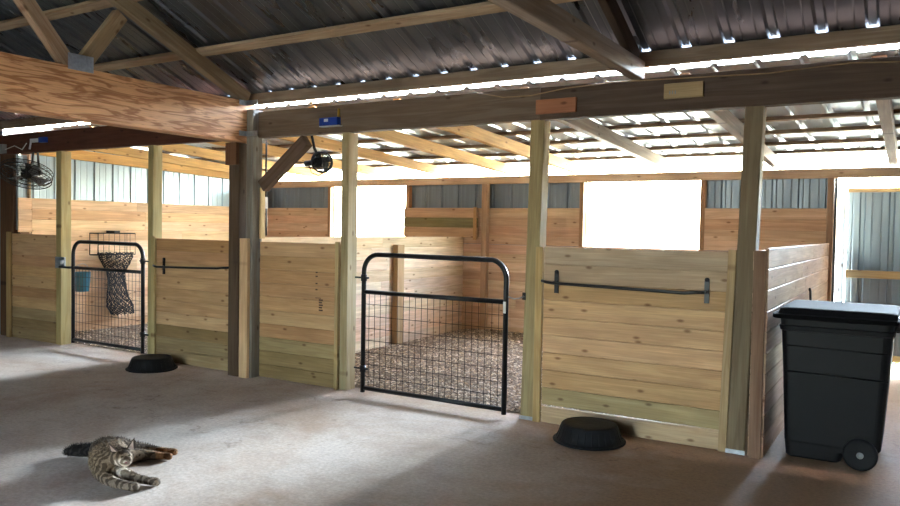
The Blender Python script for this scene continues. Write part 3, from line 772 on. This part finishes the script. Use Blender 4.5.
mb=MB();mb.lathe([(0,.0),(.085,0),(.09,.005),(.11,.27),(.115,.275),(.108,.275),(.086,.01),(0,.01)],(-10.01,.79,.59),24);part(mb,'bucket_body',M['teal'],t)
mb=MB();mb.tube([(-10.01,.79+.115*math.cos(a),.85+.13*math.sin(a)) for a in [math.pi*k/10 for k in range(11)]],.004,6);part(mb,'handle',M['galv'],t)

# ------------------------------------------------------------------ plants outside the door
for (x,y,h,l) in ((-.12,4.95,.26,'low green weed growing just outside below the metal door'),):
    t=thing('weed',l,'plant',(x,y,0));mb=MB()
    for k in range(60):
        a=random.uniform(0,6.28);r=random.uniform(.0,.14);c=V((x+r*math.cos(a),y+r*math.sin(a)*.6,random.uniform(.02,h)))
        d=V((random.uniform(-1,1),random.uniform(-1,1),random.uniform(-.2,1))).normalized()*.05;n=d.cross(V((.3,.2,1))).normalized()*.018
        mb.add([c-d,c-n,c+d,c+n],[[0,1,2,3]])
    for k in range(6): mb.tube([(x,y,-.03),(x+random.uniform(-.1,.1),y+random.uniform(-.06,.06),h*.8)],.003,4)
    part(mb,'leaves',M['leaf'],t)

# ------------------------------------------------------------------ cat
def tabby():
    m,nt,N,L,P=newmat('tabby_fur');tc=nd(nt,'ShaderNodeTexCoord')
    mp=nd(nt,'ShaderNodeMapping');mp.inputs['Rotation'].default_value=(0,0,.5);L.new(tc.outputs['Object'],mp.inputs[0])
    w=nd(nt,'ShaderNodeTexWave');w.inputs['Scale'].default_value=9;w.inputs['Distortion'].default_value=9;w.inputs['Detail'].default_value=3;w.inputs['Detail Scale'].default_value=1.6
    L.new(mp.outputs[0],w.inputs['Vector'])
    at=nd(nt,'ShaderNodeAttribute',attribute_name='bc')
    n=nd(nt,'ShaderNodeTexNoise');n.inputs['Scale'].default_value=60;n.inputs['Detail'].default_value=4;L.new(tc.outputs['Object'],n.inputs['Vector'])
    f=mapr(nt,n.outputs[0],.3,.7,.7,1.3);cb=nd(nt,'ShaderNodeCombineColor');[L.new(f,cb.inputs[i]) for i in range(3)]
    col=mixrgb(nt,'MULTIPLY',mapr(nt,w.outputs['Fac'],.45,.7,.85,0),at.outputs['Color'],(.22,.19,.16))
    L.new(mixrgb(nt,'MULTIPLY',1,col,cb.outputs[0]),P.inputs['Base Color']);P.inputs['Roughness'].default_value=.85;P.inputs['Specular IOR Level'].default_value=.15
    return m
M['tabby']=tabby()
CO=V((-4.25,-2.72,0))
cat=thing('cat','brown tabby cat with dark bushy tail lying on the concrete floor','cat',CO)
def skin(name,verts,edges,root,sub=2):
    me=bpy.data.meshes.new(name);me.from_pydata([V(v[0])-CO for v in verts],edges,[]);me.update()
    o=bpy.data.objects.new(name,me);COL.objects.link(o)
    o.modifiers.new('s','SKIN')
    sv=me.skin_vertices[0].data
    for i,v in enumerate(verts):
        r=v[1];sv[i].radius=(r,r) if not isinstance(r,tuple) else r
        sv[i].use_root=(i==root)
    ss=o.modifiers.new('u','SUBSURF');ss.levels=sub;ss.render_levels=sub
    dg=bpy.context.evaluated_depsgraph_get();dg.update();ev=o.evaluated_get(dg);m2=bpy.data.meshes.new_from_object(ev)
    bpy.data.objects.remove(o);return m2
B=[ # torso
 ((-4.49,-2.61,.085),.083),#0 rump
 ((-4.39,-2.68,.098),.100),#1
 ((-4.28,-2.76,.100),.100),#2
 ((-4.17,-2.83,.10),.090),#3 shoulders
 ((-4.09,-2.82,.135),.070),#4 neck
 ((-4.035,-2.805,.165),.066),#5 skull
 ((-3.99,-2.822,.148),.046),#6 cheek/muzzle base
 ((-3.962,-2.836,.136),.028),#7 muzzle
 ((-4.10,-2.90,.055),.042),#8 front leg A
 ((-3.99,-2.90,.035),.031),#9
 ((-3.88,-2.875,.028),.027),#10
 ((-3.82,-2.855,.026),.029),#11
 ((-4.03,-2.81,.06),.042),#12 front leg B
 ((-3.95,-2.775,.034),.028),#13
 ((-3.86,-2.745,.026),.024),#14
 ((-3.80,-2.725,.025),.028),#15
 ((-4.43,-2.50,.07),.060),#16 hind leg A
 ((-4.37,-2.38,.045),.038),#17
 ((-4.28,-2.31,.030),.024),#18
 ((-4.20,-2.27,.028),.027),#19
 ((-4.34,-2.56,.05),.058),#20 hind leg B
 ((-4.29,-2.44,.038),.036),#21
 ((-4.22,-2.38,.026),.023),#22
 ((-4.155,-2.35,.026),.026),#23
 ((-4.57,-2.60,.062),.042),#24 tail
 ((-4.65,-2.62,.048),.046),#25
 ((-4.72,-2.655,.045),.044),#26
 ((-4.775,-2.685,.036),.032),#27
 ((-4.81,-2.70,.030),.014),#28
]
Eg=[(0,1),(1,2),(2,3),(3,4),(4,5),(5,6),(6,7),(3,8),(8,9),(9,10),(10,11),(3,12),(12,13),(13,14),(14,15),(0,16),(16,17),(17,18),(18,19),(1,20),(20,21),(21,22),(22,23),(0,24),(24,25),(25,26),(26,27),(27,28)]
me=skin('body',B,Eg,1)
def catcol(p):
    w=V(p)+CO
    if w.x<-4.56: return lin((40,34,31))
    d=(w-V((-3.985,-2.85,.105))).length
    if w.x>-4.12 and w.z>.05 and d<.062: return lin((206,188,166))
    if w.x>-4.10 and w.z>.19: return lin((92,76,60))   # pale chin and chest
    if w.z<.06 and w.y>-2.42 and w.x>-4.30: return lin((170,128,92))
    if w.z<.06: return lin((118,102,86))
    if w.x<-4.3: return lin((96,82,68))
    return lin((126,106,84))
for v in me.vertices:
    if v.co.z<.004: v.co.z=.004
me.attributes.new('bc','FLOAT_COLOR','POINT').data.foreach_set('color',[x for v in me.vertices for x in (*catcol(v.co),1)])
for p in me.polygons:p.use_smooth=True
me.materials.clear();me.materials.append(M['tabby'])
body=bpy.data.objects.new('body',me);COL.objects.link(body);body.parent=cat;WB['body']=CO
# fur strands over the body
mb=MB();random.seed(3)
polys=list(me.polygons);ar=[p.area for p in polys]
flow=V((-.75,.45,.0)).normalized()
for p in random.choices(polys,ar,k=16000):
    vs=[me.vertices[i].co for i in p.vertices];ws=[random.random() for _ in vs];s=sum(ws);c=V((0,0,0))
    for a,b in zip(vs,ws): c+=a*(b/s)
    if c.z<.012: continue
    n=p.normal;w=c+CO
    L=.018
    if w.x<-4.5: L=.030
    elif w.z<.07: L=.008
    elif -4.24<w.x<-4.08: L=.026
    elif w.x>-4.06: L=.010
    d=(n*.7+flow*.9+V((random.uniform(-.3,.3),random.uniform(-.3,.3),random.uniform(-.3,.3)))).normalized()
    side=d.cross(n);
    if side.length<.01: continue
    side=side.normalized()*.0012;e=c+d*L*random.uniform(.6,1.2)
    if e.z<.003: e.z=.003
    mb.add([CO+c-side,CO+c+side,CO+e],[[0,1,2]],None,catcol(c))
stuff(part(mb,'fur',M['tabby'],cat))
# ears, eyes, nose
def catpart(mb,n,m): return part(mb,n,m,cat)
M['eye']=plain('cat_eye',(60,56,30),.15);M['nose']=plain('cat_nose',(120,60,55),.4);M['ear']=plain('cat_ear_fur',(70,56,46),.9,0,.3,80);M['earin']=plain('pale_ear_inner',(156,130,114),.8)
HC=V((-4.03,-2.805,.165))
for (dx,dy,tip) in ((-.022,-.046,(-.046,-.070,.092)),(.008,.046,(.010,.066,.100))):
    b=HC+V((dx,dy,.035));tp=HC+V(tip)
    ax=(tp-b);sd=V((.028,.010,0)) if dy<0 else V((.026,.016,0))
    mb=MB();q=[b-sd,b+sd,tp,b+V((.006,-.004,.0))+V((-.010,.0,0)),]
    back=V((-.012,.012,-.002))
    mb.add([q[0],q[1],tp,b+back],[[0,1,2],[1,3,2],[3,0,2],[0,3,1]],None,lin((70,56,46)));e=catpart(mb,'ear',M['ear'])
    fwd=V((.003,-.006,.0))
    mb=MB();mb.add([b-sd*.6+fwd,b+sd*.6+fwd,b+(tp-b)*.75+fwd,b+(tp-b)*.3+fwd*1.5],[[0,1,3],[1,2,3],[2,0,3]],None,(1,1,1));part(mb,'ear_inner',M['earin'],e)
for d in ((.048,-.046,.014),(.062,-.006,.016)):
    mb=MB();c=HC+V(d);mb.lathe([(.0,-.004),(.005,-.003),(.008,0),(.005,.003),(0,.004)],c,12);catpart(mb,'eye',M['eye'])
mb=MB();c=V((-3.944,-2.850,.150));mb.lathe([(0,-.006),(.006,-.003),(.008,.002),(0,.006)],c,10);catpart(mb,'nose',M['nose'])

# ------------------------------------------------------------------ light
w=bpy.data.worlds.new('World');S.world=w;w.use_nodes=True;nt=w.node_tree
sky=nt.nodes.new('ShaderNodeTexSky');sky.sky_type='NISHITA';sky.sun_disc=False;sky.sun_elevation=math.radians(70);sky.sun_rotation=math.radians(0);sky.dust_density=3;sky.air_density=1.3
bg=nt.nodes['Background'];bg.inputs[1].default_value=5
nt.links.new(sky.outputs[0],bg.inputs[0])
sl=bpy.data.lights.new('sun','SUN');sl.energy=15;sl.angle=math.radians(13);sl.color=(.68,.84,1)
so=bpy.data.objects.new('sun',sl);COL.objects.link(so)
so.rotation_euler=V((.09,1,.235)).normalized().to_track_quat('Z','Y').to_euler()

# ------------------------------------------------------------------ camera
d_,f_,yaw,pit,rol=5.6791,762.428,.5474,.0326,.0170
cy,sy=math.cos(yaw),math.sin(yaw)
F=V((-sy*math.cos(pit),cy*math.cos(pit),-math.sin(pit)));R=V((cy,sy,0));U=R.cross(F)
R2=R*math.cos(rol)+U*math.sin(rol);U2=-R*math.sin(rol)+U*math.cos(rol)
cd=bpy.data.cameras.new('camera');cam=bpy.data.objects.new('camera',cd);COL.objects.link(cam)
mt=Matrix((R2,U2,-F)).transposed().to_4x4();mt.translation=V((0,-d_,1.57));cam.matrix_world=mt
cd.sensor_width=36;cd.lens=f_*36/900;cd.clip_start=.05
S.camera=cam
S.view_settings.view_transform='Standard';S.view_settings.look='None';S.view_settings.gamma=1;S.view_settings.use_curve_mapping=False
S.view_settings.exposure=1.5
S.cycles.diffuse_bounces=6
S.cycles.max_bounces=12

# repeats share a group
GROUPS={'wooden_post':'posts along the front of the stalls','wall_post':'posts of the back wall','roof_purlin':'purlins of the high roof','shed_purlin':'purlins of the low shed roof',
'shed_rafter':'rafters of the low shed roof','roof_rafter':'rafters of the high roof','truss_strut':'struts on the orange girder','stall_panel':'board panels along the front of the stalls',
'side_partition':'board partitions between the stalls','tube_gate':'black tube gates of the stalls','blanket_bar':'black bars on the stall panels','feed_pan':'black feed pans on the floor',
'ceiling_beam':'beams over the aisle','cage_fan':'fans hanging from the beam','wood_block':'board offcuts on the beam','gate_latch':'latches of the gates'}
for o in bpy.data.objects:
    k=o.name.split('.')[0]
    if o.parent is None and k in GROUPS and o.get('label'): o['group']=GROUPS[k]
